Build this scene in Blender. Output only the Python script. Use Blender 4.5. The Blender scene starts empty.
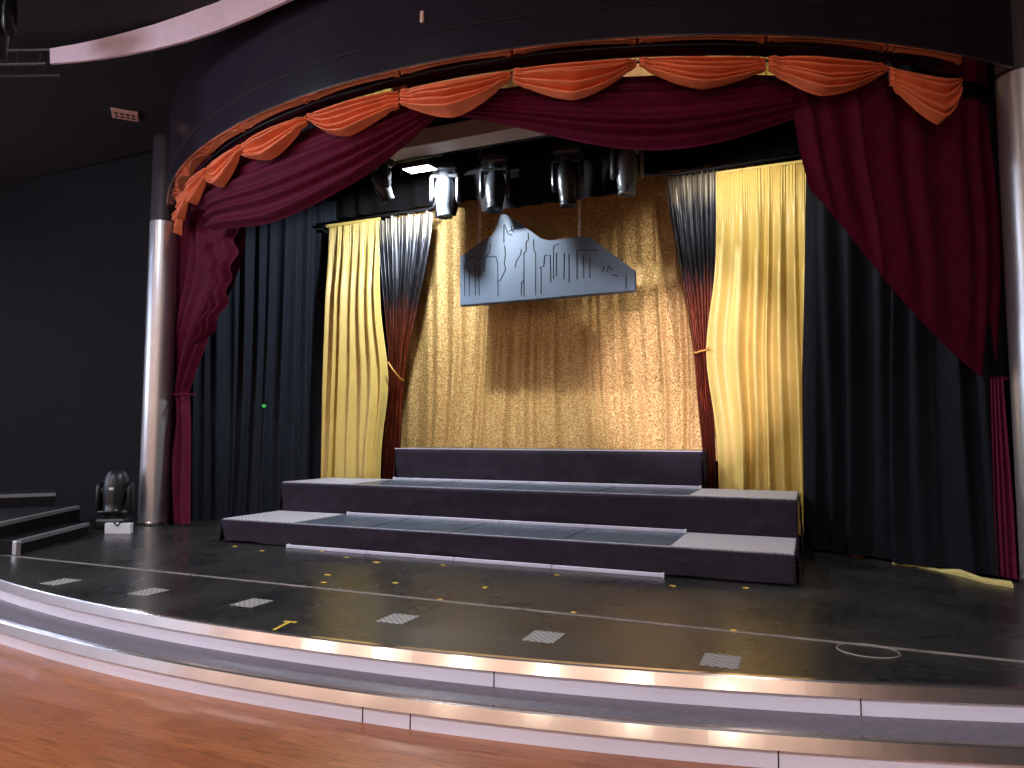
import bpy, bmesh, math, random
from mathutils import Vector, Matrix, noise
random.seed(7)
S = bpy.context.scene
COL = S.collection
PI = math.pi

# ------------------------------------------------------------------ camera
F = 705.17; YAW = .3994; PIT = .0741; ROLL = .0019
CAM = Vector((3.198, -6.252, 1.203))
_cy, _sy, _cp, _sp = math.cos(YAW), math.sin(YAW), math.cos(PIT), math.sin(PIT)
FWD = Vector((-_sy*_cp, _cy*_cp, _sp)); _R = Vector((_cy, _sy, 0)); _U = _R.cross(FWD)
RT = _R*math.cos(ROLL) + _U*math.sin(ROLL); UP = _U*math.cos(ROLL) - _R*math.sin(ROLL)
cam = bpy.data.cameras.new('camera'); co = bpy.data.objects.new('camera', cam); COL.objects.link(co)
m = Matrix((RT, UP, -FWD)).transposed().to_4x4(); m.translation = CAM
co.matrix_world = m
cam.sensor_width = 36; cam.lens = F*36/1024; cam.clip_start = .05
S.camera = co

def at(px, py, X=None, Y=None, Z=None):
    d = FWD + RT*((px-512)/F) + UP*((384-py)/F)
    if X is not None: t = (X-CAM.x)/d.x
    elif Y is not None: t = (Y-CAM.y)/d.y
    else: t = (Z-CAM.z)/d.z
    return CAM + d*t
def at_plane(px, py, p, n):
    d = FWD + RT*((px-512)/F) + UP*((384-py)/F)
    p = Vector(p); n = Vector(n)
    return CAM + d*((p-CAM).dot(n)/d.dot(n))
YC = 5.64                       # centre of the curved header
def cyl(R, th, z):              # point on the header's curve, th in degrees
    a = math.radians(th); return Vector((R*math.sin(a), YC-R*math.cos(a), z))

# ------------------------------------------------------------------ materials
def srgb(r, g, b):
    f = lambda c: c/12.92 if c <= .04045 else ((c+.055)/1.055)**2.4
    return (f(r/255), f(g/255), f(b/255), 1)
class NT:
    def __init__(s, name):
        s.m = bpy.data.materials.new(name); s.m.use_nodes = True
        s.t = s.m.node_tree; s.b = s.t.nodes['Principled BSDF']
    def n(s, typ, **kw):
        o = s.t.nodes.new(typ)
        for k, v in kw.items():
            if k.startswith('i_'): o.inputs[k[2:].replace('_', ' ')].default_value = v
            else: setattr(o, k, v)
        return o
    def l(s, a, b): s.t.links.new(a, b)
    def coord(s, scale=(1,1,1), kind='Object'):
        c = s.n('ShaderNodeTexCoord'); mp = s.n('ShaderNodeMapping'); mp.inputs['Scale'].default_value = scale
        s.l(c.outputs[kind], mp.inputs['Vector']); return mp.outputs['Vector']
    def ramp(s, fac, stops):
        r = s.n('ShaderNodeValToRGB'); e = r.color_ramp.elements
        while len(e) < len(stops): e.new(.5)
        for q, (p, c) in zip(e, stops): q.position = p; q.color = c
        s.l(fac, r.inputs['Fac']); return r.outputs['Color']
    def bump(s, h, strength=.2, dist=.01):
        b = s.n('ShaderNodeBump'); b.inputs['Strength'].default_value = strength; b.inputs['Distance'].default_value = dist
        s.l(h, b.inputs['Height']); s.l(b.outputs['Normal'], s.b.inputs['Normal'])
    def set(s, **kw):
        for k, v in kw.items(): s.b.inputs[k.replace('_', ' ')].default_value = v
def flat(name, col, rough=.6, metal=0., nz=.12, scale=8., spec=.5, bump=0.):
    n = NT(name); n.set(Roughness=rough, Metallic=metal); n.b.inputs['Specular IOR Level'].default_value = spec
    t = n.n('ShaderNodeTexNoise'); t.inputs['Scale'].default_value = scale; t.inputs['Detail'].default_value = 5
    n.l(n.coord(), t.inputs['Vector'])
    lo = tuple(c*(1-nz) for c in col[:3])+(1,); hi = tuple(min(1, c*(1+nz)) for c in col[:3])+(1,)
    n.l(n.ramp(t.outputs['Fac'], [(.3, lo), (.7, hi)]), n.b.inputs['Base Color'])
    if bump: n.bump(t.outputs['Fac'], bump, .01)
    return n.m
M = {}
M['black_wall'] = flat('black paint', srgb(19, 18, 22), .85, nz=.15, scale=3, spec=.2)
M['black_ceiling'] = flat('black ceiling', srgb(20, 16, 19), .9, nz=.2, scale=2)
M['black_cloth_dull'] = flat('dull black drape cloth', srgb(24, 24, 30), .95, nz=.2, scale=20, spec=.08)
M['black_cloth'] = flat('black drape cloth', srgb(33, 37, 47), .9, nz=.2, scale=20, spec=.2)
M['border_cloth'] = flat('black border cloth', srgb(22, 20, 22), .95, nz=.2, scale=20, spec=.1)
M['maroon'] = flat('maroon velvet', srgb(86, 7, 43), .75, nz=.22, scale=14, spec=.2)
M['orange'] = flat('orange satin', srgb(232, 126, 82), .5, nz=.12, scale=6)
M['gold_satin'] = flat('gold satin', srgb(220, 192, 108), .42, nz=.06, scale=5)
M['column'] = flat('brushed silver cladding', srgb(205, 203, 206), .33, .85, nz=.05, scale=3)
M['casing'] = flat('dull grey casing', srgb(58, 53, 58), .45, .3, nz=.1)  # same column as below; its shade is put into the darker colour
M['header'] = flat('dark gloss lacquer', srgb(38, 34, 46), .22, 0, nz=.1, scale=1.5)
M['groove'] = flat('groove shadow gap', srgb(10, 9, 11), .8)
M['mirror'] = flat('polished steel soffit', srgb(200, 198, 196), .06, 1, nz=.03)
M['nosing'] = flat('brushed aluminium nosing', srgb(232, 224, 220), .14, .95, nz=.06, scale=5)
M['white_riser'] = flat('white riser laminate', srgb(214, 212, 228), .45, nz=.03, scale=2)
M['carpet'] = flat('charcoal step vinyl', srgb(100, 94, 104), .45, nz=.18, scale=30)
M['skirt'] = flat('black skirt cloth', srgb(41, 33, 45), .85, nz=.2, scale=7, spec=.25, bump=.8)
M['deck'] = flat('black deck vinyl', srgb(80, 90, 103), .3, nz=.75, scale=22)  # bluish mottle puts the floodlight's reflections into the black vinyl's colour
M['led'] = flat('frosted light channel', srgb(205, 203, 222), .35, nz=.03)
M['metal_black'] = flat('black enamel', srgb(34, 35, 38), .35, nz=.15, scale=10)
M['metal_dark'] = flat('dark steel pipe', srgb(60, 60, 64), .4, .7)
M['head_shell_dark'] = flat('moulded black shell', srgb(34, 36, 40), .3, nz=.1)  # same shells as the pale ones, with shade put into the colour
M['head_shell'] = flat('moulded grey black shell', srgb(86, 90, 96), .38, nz=.1)  # same shells, brightly lit look put into the paler colour
M['lens'] = flat('lens glass', srgb(40, 48, 60), .05, .3)
M['chain'] = flat('zinc chain', srgb(225, 220, 220), .45, .1)
M['board'] = flat('slate blue painted foam', srgb(82, 95, 113), .55, nz=.06, scale=4)
M['board_line'] = flat('dark incised paint', srgb(42, 48, 60), .7)
M['beige'] = flat('beige beam paint', srgb(176, 158, 150), .6, nz=.06)
M['cove'] = flat('pale plaster cove', srgb(214, 190, 202), .6, nz=.05)
M['yellow_tape'] = flat('yellow tape', srgb(214, 178, 62), .5)
M['white_tape'] = flat('worn white tape', srgb(124, 116, 111), .6, nz=.4, scale=5)
M['white_box'] = flat('white card', srgb(222, 222, 232), .5, nz=.03)
M['step_edge'] = flat('grey step edging', srgb(128, 126, 132), .4, nz=.1)
M['cream'] = flat('cream hem cloth', srgb(206, 190, 120), .7, nz=.12, scale=12)
M['cool_wall'] = flat('cool grey wall paint', srgb(198, 210, 232), .7, nz=.06)
M['peach'] = flat('peach wall paint', srgb(204, 180, 166), .7, nz=.1)
M['socket'] = flat('pink beige plastic', srgb(214, 176, 160), .5)
M['cord'] = flat('orange gold cord', srgb(222, 160, 72), .5)
M['brown'] = flat('brown leaf debris', srgb(150, 80, 40), .7)
M['green'] = flat('green glow tape', srgb(70, 220, 90), .5)

def stage_floor_mat():
    n = NT('black stage vinyl'); v = n.coord()
    a = n.n('ShaderNodeTexNoise'); a.inputs['Scale'].default_value = 1.1; a.inputs['Detail'].default_value = 6; a.inputs['Roughness'].default_value = .6
    b = n.n('ShaderNodeTexNoise'); b.inputs['Scale'].default_value = 26; b.inputs['Detail'].default_value = 8; b.inputs['Roughness'].default_value = .75
    n.l(v, a.inputs['Vector']); n.l(n.coord((.5, 1.6, 1)), b.inputs['Vector'])
    c1 = n.ramp(a.outputs['Fac'], [(.35, srgb(24, 24, 27)), (.55, srgb(38, 37, 37)), (.75, srgb(60, 57, 54))])
    c2 = n.ramp(b.outputs['Fac'], [(.46, (0, 0, 0, 1)), (.62, srgb(48, 47, 45)), (.78, srgb(130, 126, 120))])
    mx = n.n('ShaderNodeMix', data_type='RGBA', blend_type='ADD'); mx.inputs[0].default_value = 1.0
    n.l(c1, mx.inputs[6]); n.l(c2, mx.inputs[7]); n.l(mx.outputs[2], n.b.inputs['Base Color'])
    r = n.n('ShaderNodeMapRange'); r.inputs['To Min'].default_value = .12; r.inputs['To Max'].default_value = .46
    n.l(a.outputs['Fac'], r.inputs['Value']); n.l(r.outputs['Result'], n.b.inputs['Roughness'])
    return n.m
M['stage'] = stage_floor_mat()
def wood_mat():
    n = NT('orange wood floor'); v = n.coord()
    br = n.n('ShaderNodeTexBrick', offset=.37, squash=1); br.inputs['Scale'].default_value = 1; br.inputs['Mortar Size'].default_value = .0015
    br.inputs['Brick Width'].default_value = 1.1; br.inputs['Row Height'].default_value = .12
    br.inputs['Color1'].default_value = srgb(166, 104, 66); br.inputs['Color2'].default_value = srgb(148, 88, 54); br.inputs['Mortar'].default_value = srgb(108, 62, 40)
    n.l(v, br.inputs['Vector'])
    g = n.n('ShaderNodeTexNoise'); g.inputs['Scale'].default_value = 3; g.inputs['Detail'].default_value = 7; g.inputs['Roughness'].default_value = .65
    n.l(n.coord((1.6, 22, 1)), g.inputs['Vector'])
    c = n.ramp(g.outputs['Fac'], [(.34, (.34, .28, .24, 1)), (.48, (.9, .84, .78, 1)), (.75, (1.3, 1.28, 1.2, 1))])
    mx = n.n('ShaderNodeMix', data_type='RGBA', blend_type='MULTIPLY'); mx.inputs[0].default_value = .75
    n.l(br.outputs['Color'], mx.inputs[6]); n.l(c, mx.inputs[7]); n.l(mx.outputs[2], n.b.inputs['Base Color'])
    n.set(Roughness=.28); return n.m
M['wood'] = wood_mat()
def sequin_mat():
    n = NT('gold sequin cloth'); v = n.coord()
    vo = n.n('ShaderNodeTexVoronoi'); vo.inputs['Scale'].default_value = 115; n.l(v, vo.inputs['Vector'])
    sep = n.n('ShaderNodeSeparateColor'); n.l(vo.outputs['Color'], sep.inputs['Color'])
    c = n.ramp(sep.outputs[0], [(0, srgb(150, 96, 48)), (.5, srgb(206, 158, 84)), (1, srgb(250, 226, 160))])
    n.l(c, n.b.inputs['Base Color'])
    # each sequin is tilted its own way
    sub = n.n('ShaderNodeVectorMath', operation='SUBTRACT'); sub.inputs[1].default_value = (.5, .5, .5); n.l(vo.outputs['Color'], sub.inputs[0])
    sc = n.n('ShaderNodeVectorMath', operation='SCALE'); sc.inputs['Scale'].default_value = .5; n.l(sub.outputs[0], sc.inputs[0])
    ge = n.n('ShaderNodeNewGeometry'); ad = n.n('ShaderNodeVectorMath', operation='ADD'); n.l(ge.outputs['Normal'], ad.inputs[0]); n.l(sc.outputs[0], ad.inputs[1])
    no = n.n('ShaderNodeVectorMath', operation='NORMALIZE'); n.l(ad.outputs[0], no.inputs[0]); n.l(no.outputs[0], n.b.inputs['Normal'])
    n.set(Metallic=.25, Roughness=.5); return n.m
M['sequin'] = sequin_mat()
def ombre_mat():
    n = NT('silver to copper lame'); c = n.n('ShaderNodeTexCoord'); s = n.n('ShaderNodeSeparateXYZ'); n.l(c.outputs['Object'], s.inputs[0])
    nz = n.n('ShaderNodeTexNoise'); nz.inputs['Scale'].default_value = 1; nz.inputs['Detail'].default_value = 3; n.l(n.coord((26, 26, .5)), nz.inputs['Vector'])
    ad = n.n('ShaderNodeMath', operation='MULTIPLY_ADD'); ad.inputs[1].default_value = .9; n.l(nz.outputs['Fac'], ad.inputs[0]); n.l(s.outputs[2], ad.inputs[2])
    mr = n.n('ShaderNodeMapRange'); mr.inputs['From Min'].default_value = .4; mr.inputs['From Max'].default_value = 5.0; n.l(ad.outputs[0], mr.inputs['Value'])
    col = n.ramp(mr.outputs['Result'], [(0, srgb(70, 26, 18)), (.42, srgb(146, 66, 42)), (.62, srgb(142, 76, 54)), (.72, srgb(58, 58, 64)), (.88, srgb(80, 82, 90)), (.95, srgb(214, 204, 186))])  # pale top stop: the work light's brightness put into the colour
    st = n.n('ShaderNodeTexNoise'); st.inputs['Scale'].default_value = 1; st.inputs['Detail'].default_value = 4; n.l(n.coord((70, 70, .35)), st.inputs['Vector'])
    k = n.ramp(st.outputs['Fac'], [(.36, (.22, .2, .2, 1)), (.52, (.75, .75, .75, 1)), (.66, (1.5, 1.5, 1.5, 1))])
    mx = n.n('ShaderNodeMix', data_type='RGBA', blend_type='MULTIPLY'); mx.inputs[0].default_value = 1
    n.l(col, mx.inputs[6]); n.l(k, mx.inputs[7]); n.l(mx.outputs[2], n.b.inputs['Base Color']); n.set(Metallic=.7, Roughness=.34); return n.m
M['ombre'] = ombre_mat()
def grip_mat(name, c1, c2, sx, sy):
    n = NT(name); ch = n.n('ShaderNodeTexChecker'); ch.inputs['Scale'].default_value = 1
    ch.inputs['Color1'].default_value = c1; ch.inputs['Color2'].default_value = c2
    n.l(n.coord((sx, sy, 1)), ch.inputs['Vector']); n.l(ch.outputs['Color'], n.b.inputs['Base Color']); n.set(Roughness=.6); return n.m
M['grip'] = grip_mat('grey ribbed grip sheet', srgb(196, 191, 198), srgb(166, 161, 170), 36, 36)
M['grip_square'] = grip_mat('pale grip tape', srgb(160, 157, 154), srgb(112, 109, 108), 42, 42)
def emit_mat(name, col, st):
    n = NT(name); n.b.inputs['Emission Color'].default_value = col; n.b.inputs['Emission Strength'].default_value = st; return n.m
M['lamp'] = emit_mat('lit cool panel', (.85, .95, 1, 1), 14)

# ------------------------------------------------------------------ builders
def link(name, me, mat, parent=None, smooth=False):
    o = bpy.data.objects.new(name, me); COL.objects.link(o)
    if mat is not None: me.materials.append(M[mat] if isinstance(mat, str) else mat)
    if parent is not None: o.parent = parent
    if smooth:
        for p in me.polygons: p.use_smooth = True
    return o
def mesh(name, verts, faces, mat, parent=None, smooth=False):
    me = bpy.data.meshes.new(name); me.from_pydata([tuple(v) for v in verts], [], faces); me.update()
    return link(name, me, mat, parent, smooth)
def from_bm(name, bm, mat, parent=None, smooth=False):
    bmesh.ops.recalc_face_normals(bm, faces=bm.faces)
    me = bpy.data.meshes.new(name); bm.to_mesh(me); bm.free()
    return link(name, me, mat, parent, smooth)
def tag(o, label=None, cat=None, group=None, kind=None):
    if label: o['label'] = label
    if cat: o['category'] = cat
    if group: o['group'] = group
    if kind: o['kind'] = kind
    return o
def empty(name, loc, label=None, cat=None, group=None):
    o = bpy.data.objects.new(name, None); COL.objects.link(o); o.location = loc; o.empty_display_size = .1
    return tag(o, label, cat, group)
def grid(name, f, nu, nv, mat, parent=None, thick=0.):
    vs = [f(i/nu, j/nv) for j in range(nv+1) for i in range(nu+1)]
    fs = [(j*(nu+1)+i, j*(nu+1)+i+1, (j+1)*(nu+1)+i+1, (j+1)*(nu+1)+i) for j in range(nv) for i in range(nu)]
    o = mesh(name, vs, fs, mat, parent, True)
    if thick:
        md = o.modifiers.new('solid', 'SOLIDIFY'); md.thickness = thick; md.offset = 0
    return o
def bm_box(bm, c, s, bev=0., rot=None):
    r = bmesh.ops.create_cube(bm, size=1); vs = r['verts']
    mt = Matrix.Translation(Vector(c)) @ (rot.to_4x4() if rot else Matrix.Identity(4)) @ Matrix.Diagonal((*s, 1))
    bmesh.ops.transform(bm, matrix=mt, verts=vs)
    if bev:
        es = list({e for v in vs for e in v.link_edges})
        bmesh.ops.bevel(bm, geom=es, offset=bev, segments=2, affect='EDGES', profile=.5)
def bm_prism(bm, pts, z0, z1):
    a = [bm.verts.new((x, y, z0)) for x, y in pts]; b = [bm.verts.new((x, y, z1)) for x, y in pts]
    bm.faces.new(a); bm.faces.new(b)
    n = len(pts)
    for i in range(n): bm.faces.new((a[i], a[(i+1) % n], b[(i+1) % n], b[i]))
def bm_tube(bm, pts, r, seg=10, closed=False):
    pts = [Vector(p) for p in pts]; rings = []; n = len(pts); ref = None
    for i, p in enumerate(pts):
        a = pts[i-1] if (i or closed) else p; b = pts[(i+1) % n] if (i < n-1 or closed) else p
        t = (b-a).normalized()
        if ref is None: ref = t.orthogonal().normalized()
        ref = (ref - t*ref.dot(t)).normalized(); q = t.cross(ref)
        rr = r[i] if isinstance(r, (list, tuple)) else r
        rings.append([bm.verts.new(p + (ref*math.cos(2*PI*k/seg)+q*math.sin(2*PI*k/seg))*rr) for k in range(seg)])
    for i in range(n if closed else n-1):
        A, B = rings[i], rings[(i+1) % n]
        for k in range(seg): bm.faces.new((A[k], A[(k+1) % seg], B[(k+1) % seg], B[k]))
    if not closed: bm.faces.new(rings[0][::-1]); bm.faces.new(rings[-1])
def bm_lathe(bm, prof, seg=24, mt=None, sx=1., sy=1.):
    rings = []
    for r, z in prof:
        rings.append([bm.verts.new((r*sx*math.cos(2*PI*k/seg), r*sy*math.sin(2*PI*k/seg), z)) for k in range(seg)])
    for A, B in zip(rings, rings[1:]):
        for k in range(seg): bm.faces.new((A[k], A[(k+1) % seg], B[(k+1) % seg], B[k]))
    bm.faces.new(rings[0][::-1]); bm.faces.new(rings[-1])
    if mt is not None: bmesh.ops.transform(bm, matrix=mt, verts=[v for rg in rings for v in rg])
def lerp(a, b, t): return a + (b-a)*t
def interp(tab, t):
    if t <= tab[0][0]: return tab[0][1]
    for (a, x), (b, y) in zip(tab, tab[1:]):
        if t <= b:
            k = (t-a)/(b-a); return x + (y-x)*k
    return tab[-1][1]
def smooth_interp(tab, t):
    e = .04*(tab[-1][0]-tab[0][0]); s = 0
    for k in (-2, -1, 0, 1, 2): s += interp(tab, t+k*e)
    return s/5
def folds(seed, n):
    """a pleat profile: n folds of uneven width and depth along u in 0..1"""
    rg = random.Random(seed)
    w = [rg.uniform(.6, 1.5) for _ in range(n)]; t = sum(w); e = [0]
    for x in w: e.append(e[-1]+x/t)
    amp = [rg.uniform(.55, 1.15) for _ in range(n)]; sk = [rg.uniform(-.18, .18) for _ in range(n)]
    def f(u):
        u = min(max(u, 0), .99999)
        for i in range(n):
            if u < e[i+1]:
                k = (u-e[i])/(e[i+1]-e[i]); k = k + sk[i]*math.sin(PI*k)
                return amp[i]*(.5-.5*math.cos(2*PI*k))
        return 0
    return f
def path_at(path, t):
    L = [0]
    for a, b in zip(path, path[1:]): L.append(L[-1]+math.dist(a, b))
    d = t*L[-1]
    for i in range(len(path)-1):
        if d <= L[i+1] or i == len(path)-2:
            k = (d-L[i])/(L[i+1]-L[i]); a, b = path[i], path[i+1]
            x, y = a[0]+(b[0]-a[0])*k, a[1]+(b[1]-a[1])*k
            tx, ty = b[0]-a[0], b[1]-a[1]; l = math.hypot(tx, ty)
            return Vector((x, y, 0)), Vector((ty/l, -tx/l, 0))

# ------------------------------------------------------------------ the setting
R1, R2, YS = 13.3, 13.59, 10.55              # stage front and step front arcs
def arc_pts(R, x0=-9., x1=9., n=120):
    return [(lerp(x0, x1, i/n), YS-math.sqrt(R*R-lerp(x0, x1, i/n)**2)) for i in range(n+1)]
def arc_sweep(name, R, prof, mat, parent=None, yc=YS, a0=-42, a1=42, n=160):
    """closed profile of (radius offset, z) swept along the arc"""
    vs, fs = [], []; k = len(prof)
    for i in range(n+1):
        a = math.radians(lerp(a0, a1, i/n))
        for dr, z in prof: vs.append(((R+dr)*math.sin(a), yc-(R+dr)*math.cos(a), z))
    for i in range(n):
        for j in range(k): fs.append((i*k+j, i*k+(j+1) % k, (i+1)*k+(j+1) % k, (i+1)*k+j))
    fs.append(tuple(range(k))); fs.append(tuple(n*k+j for j in range(k))[::-1])
    return mesh(name, vs, fs, mat, parent)
ZF = -.31; ZT = -.155
mesh('floor', [(-14, -13, ZF), (14, -13, ZF), (14, 2, ZF), (-14, 2, ZF)], [(0, 1, 2, 3)], 'wood')
tag(bpy.data.objects['floor'], 'orange brown wooden audience floor in front of the stage', 'floor', kind='structure')
bm = bmesh.new(); bm_prism(bm, arc_pts(R1-.012)+[(9, 6.5), (-9, 6.5)], -.02, 0)
tag(from_bm('stage_floor', bm, 'stage'), 'scuffed black stage floor with a curved front edge', 'stage floor', kind='structure')
bm = bmesh.new(); bm_prism(bm, arc_pts(R2-.015)+[(x, y) for x, y in arc_pts(R1-.05)[::-1]], ZT-.02, ZT)
tag(from_bm('stage_step', bm, 'carpet'), 'charcoal curved step tread below the stage edge', 'step', kind='structure')
NOSE = lambda R, z: [(-.035, z+.003), (.0, z+.004), (.006, z-.004), (.0255, z-.064), (.004, z-.066), (-.035, z-.01)]
tag(arc_sweep('trim_1', R1, NOSE(R1, 0), 'nosing'), 'shiny metal nosing along the stage edge', 'nosing', kind='structure')
tag(arc_sweep('trim_2', R2, NOSE(R2, ZT), 'nosing'), 'shiny metal nosing along the lower step edge', 'nosing', kind='structure')
for nm, R, z0, z1, lb in (('stage_riser_face', R1, ZT, -.066, 'white curved riser under the stage edge'),
                          ('step_riser_face', R2, ZF, ZT-.066, 'white curved riser under the lower step')):
    o = tag(arc_sweep(nm, R, [(-.03, z0), (.0, z0), (.0, z1), (-.03, z1)], 'white_riser'), lb, 'riser', kind='structure')
    for px in ((860, 463) if R == R1 else (330, 391, 780)):
        x = at(px, 700, Z=-.1).x; a = math.asin(x/R)
        b = bmesh.new(); bm_box(b, (0, 0, 0), (.006, .003, (z1-z0)*.98))
        s = from_bm('panel_seam', b, 'groove', o); s.location = (R*math.sin(a), YS-(R+.001)*math.cos(a), (z0+z1)/2); s.rotation_euler.z = a

def wall(name, c, s, mat, label):
    b = bmesh.new(); bm_box(b, c, s); return tag(from_bm(name, b, mat), label, 'wall', kind='structure')
ZC = 5.4
wall('wall_left', (-9.1, 1.15, 2.5), (7.9, .12, 6.0), 'black_wall', 'black wall left of the proscenium column')
wall('wall_right', (9.1, 1.15, 2.5), (7.9, .12, 6.0), 'black_wall', 'black wall right of the proscenium column')
wall('wall_side', (-11.5, -6, 2.5), (.1, 14, 5.8), 'cool_wall', 'pale side wall of the auditorium, left of the viewer')
wall('wall_rear', (0, -12.95, 2.5), (27, .1, 5.8), 'peach', 'peach rear wall of the auditorium behind the viewer')
wall('wall_back', (0, 4.6, 2.9), (13, .12, 6.2), 'black_wall', 'black rear wall of the stage')
wall('ceiling_stage', (0, 2.6, 5.95), (13, 5.5, .1), 'black_ceiling', 'black void above the stage')
# house ceiling with the curved opening's edge at the header
hp = [cyl(6.96, t, 0) for t in range(-60, 61, 3)]
bm = bmesh.new()
bm_prism(bm, [(-14, -13), (14, -13), (14, 1.2)] + [(p.x, p.y) for p in hp if abs(p.x) < 5.4][::-1] + [(-14, 1.2)], ZC, ZC+.1)
tag(from_bm('ceiling', bm, 'black_ceiling'), 'black ceiling above the audience', 'ceiling', kind='structure')
# header and polished soffit
ZS = 4.3
hd = tag(arc_sweep('proscenium_header', 6.96, [(0, ZS), (0, 4.555), (-.012, 4.56), (-.012, 4.572), (0, 4.577), (0, ZC+.6), (-.05, ZC+.6), (-.05, ZS+.03), (-.03, ZS)], 'header', yc=YC, a0=-60, a1=60),
         'dark glossy curved header over the stage opening', 'header', kind='structure')
tag(arc_sweep('proscenium_soffit', 6.96, [(-.03, ZS), (-.03, ZS+.02), (-.62, ZS+.02), (-.62, ZS)], 'mirror', yc=YC, a0=-50, a1=50),
    'polished mirror strip on the underside of the header', 'soffit', kind='structure')
arc_sweep('edge_bead', 6.96, [(.008, ZS-.004), (.008, ZS+.012), (-.012, ZS+.012), (-.012, ZS-.004)], 'nosing', hd, yc=YC, a0=-60, a1=60)
arc_sweep('shadow_gap', 6.96, [(-.004, 4.558), (.003, 4.558), (.003, 4.574), (-.004, 4.574)], 'groove', hd, yc=YC, a0=-60, a1=60)
for cx, cy, hz, lb in ((-5.1, .82, 4.18, 'silver column at the left end of the stage opening'), (4.95, .82, 4.28, 'silver column at the right end of the stage opening')):
    c = empty('column', (cx, cy, 0), lb, 'column'); c['kind'] = 'structure'
    b = bmesh.new(); bm_lathe(b, [(.19, .03), (.19, hz)], 48); from_bm('shaft', b, 'column', c, True)
    b = bmesh.new(); bm_lathe(b, [(.194, 0), (.199, .0), (.199, .05), (.192, .055)], 48); from_bm('base_ring', b, 'nosing', c, True)
    b = bmesh.new(); bm_lathe(b, [(.184, hz), (.184, ZC)], 48); from_bm('upper_casing', b, 'casing', c, True)
for o in COL.objects:
    if o.name.startswith('shaft') or o.name.startswith('upper_casing'):
        md = o.modifiers.new('es', 'EDGE_SPLIT'); md.split_angle = math.radians(40)
# pale cove edge on the house ceiling
pts = [at(u, v, Z=5.12) for u, v in ((50, 63.5), (75, 61.5), (100, 58.5), (125, 54.5), (155, 48.5), (185, 41), (215, 31), (250, 17), (290, -1), (340, -26))]
vs, fs = [], []
for i, p in enumerate(pts):
    hh = lerp(.16, .30, min(1, i/6))
    for dy, z in ((0, 5.12), (-.01, 5.12+hh), (.03, 5.12+hh), (.03, 5.12)): vs.append((p.x, p.y+dy, z))
for i in range(len(pts)-1):
    for j in range(4): fs.append((i*4+j, i*4+(j+1) % 4, (i+1)*4+(j+1) % 4, (i+1)*4+j))
fs += [(0, 1, 2, 3), tuple(len(vs)-4+j for j in (3, 2, 1, 0))]
tag(mesh('trim_3', vs, fs, 'cove'), 'pale pink cove edge on the black ceiling', 'cove', kind='structure')
b = bmesh.new(); bm_box(b, (-.4, .9, 4.71), (5.6, .3, .2), .01)
tag(from_bm('beam', b, 'beige'), 'beige beam across the stage behind the header', 'beam', kind='structure')

# ------------------------------------------------------------------ platforms
def skirt_panel(name, parent, a, b, z0, z1, seed, front=False):
    a, b = Vector(a), Vector(b); d = (b-a); L = d.length; n = Vector((d.y, -d.x, 0)).normalized()
    def f(u, v):
        p = a + d*u; z = lerp(z1, z0, v)
        w = noise.noise(Vector((u*L*1.1+seed, z*5-u*L*1.3, seed)))*.05 + noise.noise(Vector((u*L*4+seed*3, z*9+u*L*2, 5)))*.02
        rd = (1-abs(2*noise.noise(Vector((u*L*1.6+z*2.2+seed, z*3.2-u*L*.5, seed*2)))))**4*.022
        p = p + n*min(.04, max(.004, .012 + (w*.5 + rd)*min(1, v*2.2))) + d/L*(.09*v*(1-u)**6 if front else 0)
        zz = z + (0 if v < .95 else .03*max(0, noise.noise(Vector((u*L*1.5, seed, 0)))) + .004)
        return Vector((p.x, p.y, zz))
    return grid(name, f, max(20, int(L*36)), 18, 'skirt', parent, .004)
def platform(W, y0, y1, z1, grip, label, seed, zb=0.0):
    r = empty('stage_riser', (0, (y0+y1)/2, 0), label, 'stage riser', 'stage risers'); base = Vector((0, -(y0+y1)/2, 0))
    def loc(o): o.location = base; return o
    b = bmesh.new(); bm_box(b, (0, (y0+y1)/2, z1-.03), (2*W, y1-y0, .06), .006); loc(from_bm('deck', b, 'deck', r))
    if grip:
        for s in (-1, 1):
            x0, x1 = s*grip, s*(W-.01)
            b = bmesh.new(); bm_box(b, ((x0+x1)/2, (y0+y1)/2, z1+.003), (abs(x1-x0), y1-y0-.02, .008), .002)
            o = loc(from_bm('grip_panel', b, 'grip', r)); o['label'] = 'pale grey ribbed end panel'
    loc(skirt_panel('skirt', r, (-W, y0, 0), (W, y0, 0), .004, z1-.008, seed, True))
    loc(skirt_panel('side_skirt', r, (W, y0, 0), (W, y1, 0), .004, z1-.008, seed+3))
    loc(skirt_panel('side_skirt', r, (-W, y1, 0), (-W, y0, 0), .004, z1-.008, seed+5))
    if grip:
        for x in (-.12, 1.05, -1.1):
            b = bmesh.new(); bm_box(b, (x, (y0+y1)/2, z1+.001), (.012, y1-y0-.02, .004), .0008); loc(from_bm('deck_joint', b, 'metal_dark', r))
        b = bmesh.new(); bm_box(b, (0, y0+.012, z1+.001), (2*grip, .014, .004), .0008); loc(from_bm('front_edging', b, 'led', r))
    if not grip or True:
        b = bmesh.new(); bm_box(b, (0, y0-.008, z1-.006), (2*(grip or W), .016, .012), .002)
        o = loc(from_bm('edge_strip', b, 'led', r)) if not grip else None
        if grip: b.free()
    return r
PL = [(3.06, 0.0, 1.0, .25), (3.07, 1.0, 2.08, .61), (2.05, 2.08, 3.1, 1.04)]
GR = 2.05
platform(3.06, 0.0, .965, .25, GR, 'lowest and front black skirted riser platform with grey grip ends', 1.3)
platform(3.07, 1.0, 2.045, .61, GR, 'middle black skirted riser platform with grey grip ends', 4.1)
platform(2.05, 2.08, 2.92, 1.04, None, 'top and rear black skirted riser platform below the glitter backdrop', 8.2)
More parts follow.
